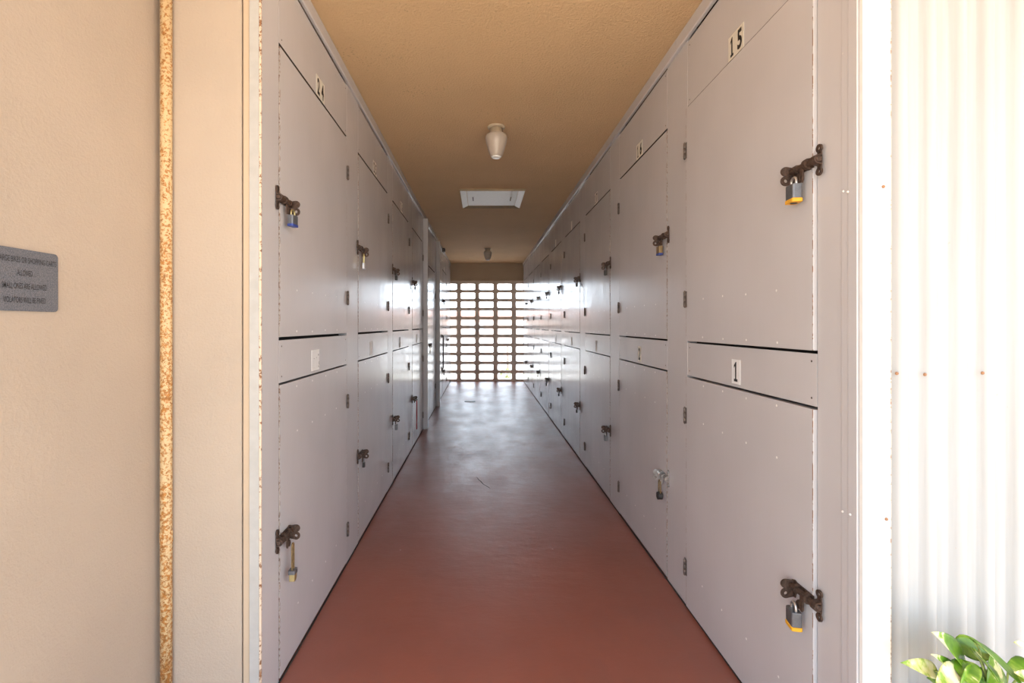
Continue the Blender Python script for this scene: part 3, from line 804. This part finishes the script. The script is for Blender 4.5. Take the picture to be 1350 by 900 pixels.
# ------------------------------------------------------------------ pothos in the lower right corner
PD = 1.10
base = at(1300, 930, PD)
r = thing('potted_pothos', 'green and cream variegated pothos in front of the white corrugated wall', 'plant', (base.x, PD - .02, 0))
inv = Vector((base.x, PD - .02, 0))
bm = B(); lathe(bm, [(0, .0005), (.075, .0005), (.082, .01), (.10, .37), (.108, .375), (.108, .40), (.098, .40), (.094, .36), (0, .36)], seg=32); obj('pot', bm, M['pot'], r)
bm = B(); lathe(bm, [(0, .361), (.092, .361), (.09, .368), (.05, .378), (0, .382)], seg=24); obj('soil', bm, M['soil'], r)
def leaf(tip, base_, width, up, mat, fold=.25, droop=.15):
    """heart-shaped blade with a folded midrib; up = the direction the top face looks"""
    tip, base_ = Vector(tip) - inv, Vector(base_) - inv
    ax = tip - base_; L = ax.length; ax.normalize(); up = Vector(up); up = (up - ax * up.dot(ax)).normalized(); sd = ax.cross(up)
    bm = B(); N, K = 12, 4; rows = []
    for i in range(N + 1):
        s = i / N
        wd = width * (math.sin(PI * min(1, s * 1.02) ** .62) ** .8 if 0 < s < 1 else 0) * (1 if s > .12 else .9)
        row = []
        for j in range(-K, K + 1):
            q = j / K; back = -.10 * L * abs(q) ** 1.2 * (1 - s) ** 2
            p = base_ + ax * (s * L + back) + sd * (wd * q) + up * (fold * wd * abs(q) ** 1.3 - droop * L * s * s + droop * L * s + .012 * L * math.sin(5 * s + 2 * q))
            row.append(bm.verts.new(p))
        rows.append(row)
    for a, b_ in zip(rows, rows[1:]):
        for j in range(2 * K):
            bm.faces.new((a[j], a[j + 1], b_[j + 1], b_[j])).smooth = True
    bmesh.ops.remove_doubles(bm, verts=bm.verts, dist=1e-5)
    r_ = bmesh.ops.solidify(bm, geom=bm.faces[:], thickness=.0006)
    o = obj('leaf', bm, mat, r)
    bm = B(); soil = Vector((random.uniform(-.03, .03), random.uniform(-.03, .03), .375)); mid = (soil + base_) / 2 + Vector((0, -.01, .03))
    tube(bm, [soil, soil * .45 + mid * .55 + Vector((0, 0, .02)), mid * .35 + base_ * .65 + Vector((0, 0, .012)), base_], [.0026, .0024, .002, .0016], 8)
    obj('stem', bm, M['stem'], o)
    return o
V, Cc = M['leaf'], M['leafcream']
LEAVES = [ # tip px, base px, depth tip, depth base, half width (m), up, material
    ((1229, 833), (1268, 872), 1.05, 1.09, .023, (.55, -.75, .45), V),
    ((1312, 866), (1262, 850), 1.10, 1.12, .020, (.1, -.7, .7), V),
    ((1318, 900), (1283, 860), 1.02, 1.08, .022, (.45, -.85, .25), V),
    ((1354, 912), (1284, 846), 1.00, 1.08, .021, (.6, -.62, .5), V),
    ((1188, 873), (1232, 884), 1.03, 1.07, .0135, (.1, -.8, .6), Cc),
    ((1228, 862), (1264, 890), 1.04, 1.08, .0125, (.5, -.7, .5), V),
    ((1232, 905), (1262, 884), 1.00, 1.05, .017, (.0, -.7, .7), Cc),
    ((1284, 908), (1270, 872), 1.01, 1.06, .018, (-.5, -.8, .3), V),
    ((1337, 846), (1366, 868), 1.08, 1.10, .016, (-.2, -.5, .8), Cc),
    ((1338, 886), (1372, 915), 1.00, 1.06, .020, (.3, -.6, .7), Cc),
    ((1262, 925), (1290, 890), 1.00, 1.05, .024, (.2, -.8, .5), V),
    ((1375, 900), (1330, 878), 1.06, 1.10, .026, (.0, -.6, .8), V),
    ((1242, 915), (1285, 900), 1.06, 1.10, .026, (.0, -.6, .8), V),
    ((1320, 935), (1300, 885), 1.04, 1.09, .030, (.2, -.8, .4), V),
    ((1300, 905), (1312, 872), 1.05, 1.10, .022, (.1, -.9, .3), V),
    ((1222, 893), (1246, 900), 1.07, 1.10, .014, (.1, -.8, .5), V),
]
for tp, bp, d0, d1, w, up, mt in LEAVES: leaf(at(tp[0], tp[1], d0), at(bp[0], bp[1], d1), w * 1.3, up, mt)

# ------------------------------------------------------------------ outdoors
bm = B(); box(bm, -60, 60, -60, 1.0, -.10, -.001); struct(obj('ground_front', bm, M['concrete']), 'pale concrete yard in front of the corridor')
M['palepaving'] = stucco('pale_paving', (.64, .62, .60), 20, .2)
bm = B(); box(bm, -60, 60, YB + .2, 80, -.25, -.05); struct(obj('ground_back', bm, M['palepaving']), 'pale concrete yard beyond the block screen')
r = thing('building', 'pale pink building seen beyond the breeze block screen', 'building', (0, 45, -.05))
bm = B(); box(bm, -14, 12, 0, 6, 0, 2.0); obj('wall', bm, M['pink'], r)
bm = B()
prism(bm, [(-.6, 2.0), (6.6, 2.0), (6.6, 2.1), (3, 2.7), (-.6, 2.1)], lambda a, b_, d_: (d_, a, b_), -14.5, 12.5); obj('roof', bm, M['roof'], r)
for xx in (-6, -1.2, 3.2):
    bm = B(); box(bm, xx, xx + 1.3, -.06, -.005, .7, 1.6); obj('window', bm, M['white'], r)
bm = B(); tube(bm, [(0, 0, 0), (0, 0, .35), (0, 0, .74), (0, 0, .76)], [.028, .027, .026, .012], 10)
tag(obj('garden_post', bm, M['wood'], None, (.735, 14.2, -.05)), 'short brown post standing outside the block screen, lower right', 'post')
def bush(x, y, rad, h, label):
    bm = B(); rnd = random.Random(int(x * 100) + 5)
    for k in range(160):
        a = rnd.uniform(0, 2 * PI); zz = rnd.uniform(0, 1); q = rad * math.sqrt(max(0.05, 1 - (2 * zz - .9) ** 2)) * rnd.uniform(.7, 1)
        c = Vector((q * math.cos(a), q * math.sin(a), zz * h)); n = Vector((rnd.gauss(0, 1), rnd.gauss(0, 1), rnd.gauss(0, 1))).normalized(); t1 = n.orthogonal().normalized(); t2 = n.cross(t1); s = rnd.uniform(.02, .04)
        vs = [bm.verts.new(c + t1 * (s * aa) + t2 * (s * .5 * bb)) for aa, bb in ((-1, 0), (0, -1), (1.2, 0), (0, 1))]
        bm.faces.new(vs)
    me_o = obj('shrub', bm, M['bush'], None, (x, y, -.05)); tag(me_o, label, 'shrub')
    bm = B()
    for k in range(5):
        a = k * 1.3; tube(bm, [(0, 0, 0), (.3 * rad * math.cos(a), .3 * rad * math.sin(a), h * .4), (.6 * rad * math.cos(a), .6 * rad * math.sin(a), h * .75)], [.008, .006, .003], 6)
    obj('stem', bm, M['wood'], me_o)
bush(.60, 12.35, .17, .24, 'low green shrub just outside the block screen, bottom right')

# ------------------------------------------------------------------ light
w = bpy.data.worlds.new('sky'); S.world = w; w.use_nodes = True
t = w.node_tree; bg = t.nodes['Background']
# hazy sky: pale overhead, brightest low down beyond the screen where the sun-lit haze lies
tc = t.nodes.new('ShaderNodeTexCoord'); sp = t.nodes.new('ShaderNodeSeparateXYZ'); t.links.new(tc.outputs['Generated'], sp.inputs[0])
glow = ramp(t, math_(t, 'MULTIPLY', math_(t, 'ADD', sp.outputs['Y'], 1.0), .5), [(.45, 0), (1.0, 1)]).outputs[0]
low = ramp(t, math_(t, 'ABSOLUTE', sp.outputs['Z']), [(.0, 1), (.75, 0)]).outputs[0]
k = math_(t, 'MULTIPLY', glow, low)
col = mixc(t, ramp(t, sp.outputs['Z'], [(.0, 0), (.6, 1)]).outputs[0], (.82, .91, 1.0), (.60, .79, 1.0))
t.links.new(col, bg.inputs[0])
t.links.new(math_(t, 'ADD', math_(t, 'MULTIPLY', k, SKY_GLOW), SKY), bg.inputs[1])
SUN = Vector((.62, .10, .77)).normalized()
sd = bpy.data.lights.new('sun', 'SUN'); sd.energy = 14.0; sd.angle = .02; sd.color = (1, .96, .90)
so = bpy.data.objects.new('sun', sd); C.objects.link(so)
so.rotation_euler = SUN.to_track_quat('Z', 'Y').to_euler()

# ------------------------------------------------------------------ camera
cd = bpy.data.cameras.new('camera'); cam = bpy.data.objects.new('camera', cd); C.objects.link(cam)
cam.location = (0, 0, CAM_H); cam.rotation_euler = (PI / 2, 0, 0)
cd.sensor_width = 36; cd.lens = 36 * F / 1350; cd.clip_start = .02; cd.clip_end = 300
cd.shift_x = (675 - PX) / 1350; cd.shift_y = -(450 - PY) / 1350
S.camera = cam
S.view_settings.view_transform = 'Standard'; S.view_settings.look = 'None'
S.view_settings.gamma = 1; S.view_settings.use_curve_mapping = False
S.view_settings.exposure = 0.45
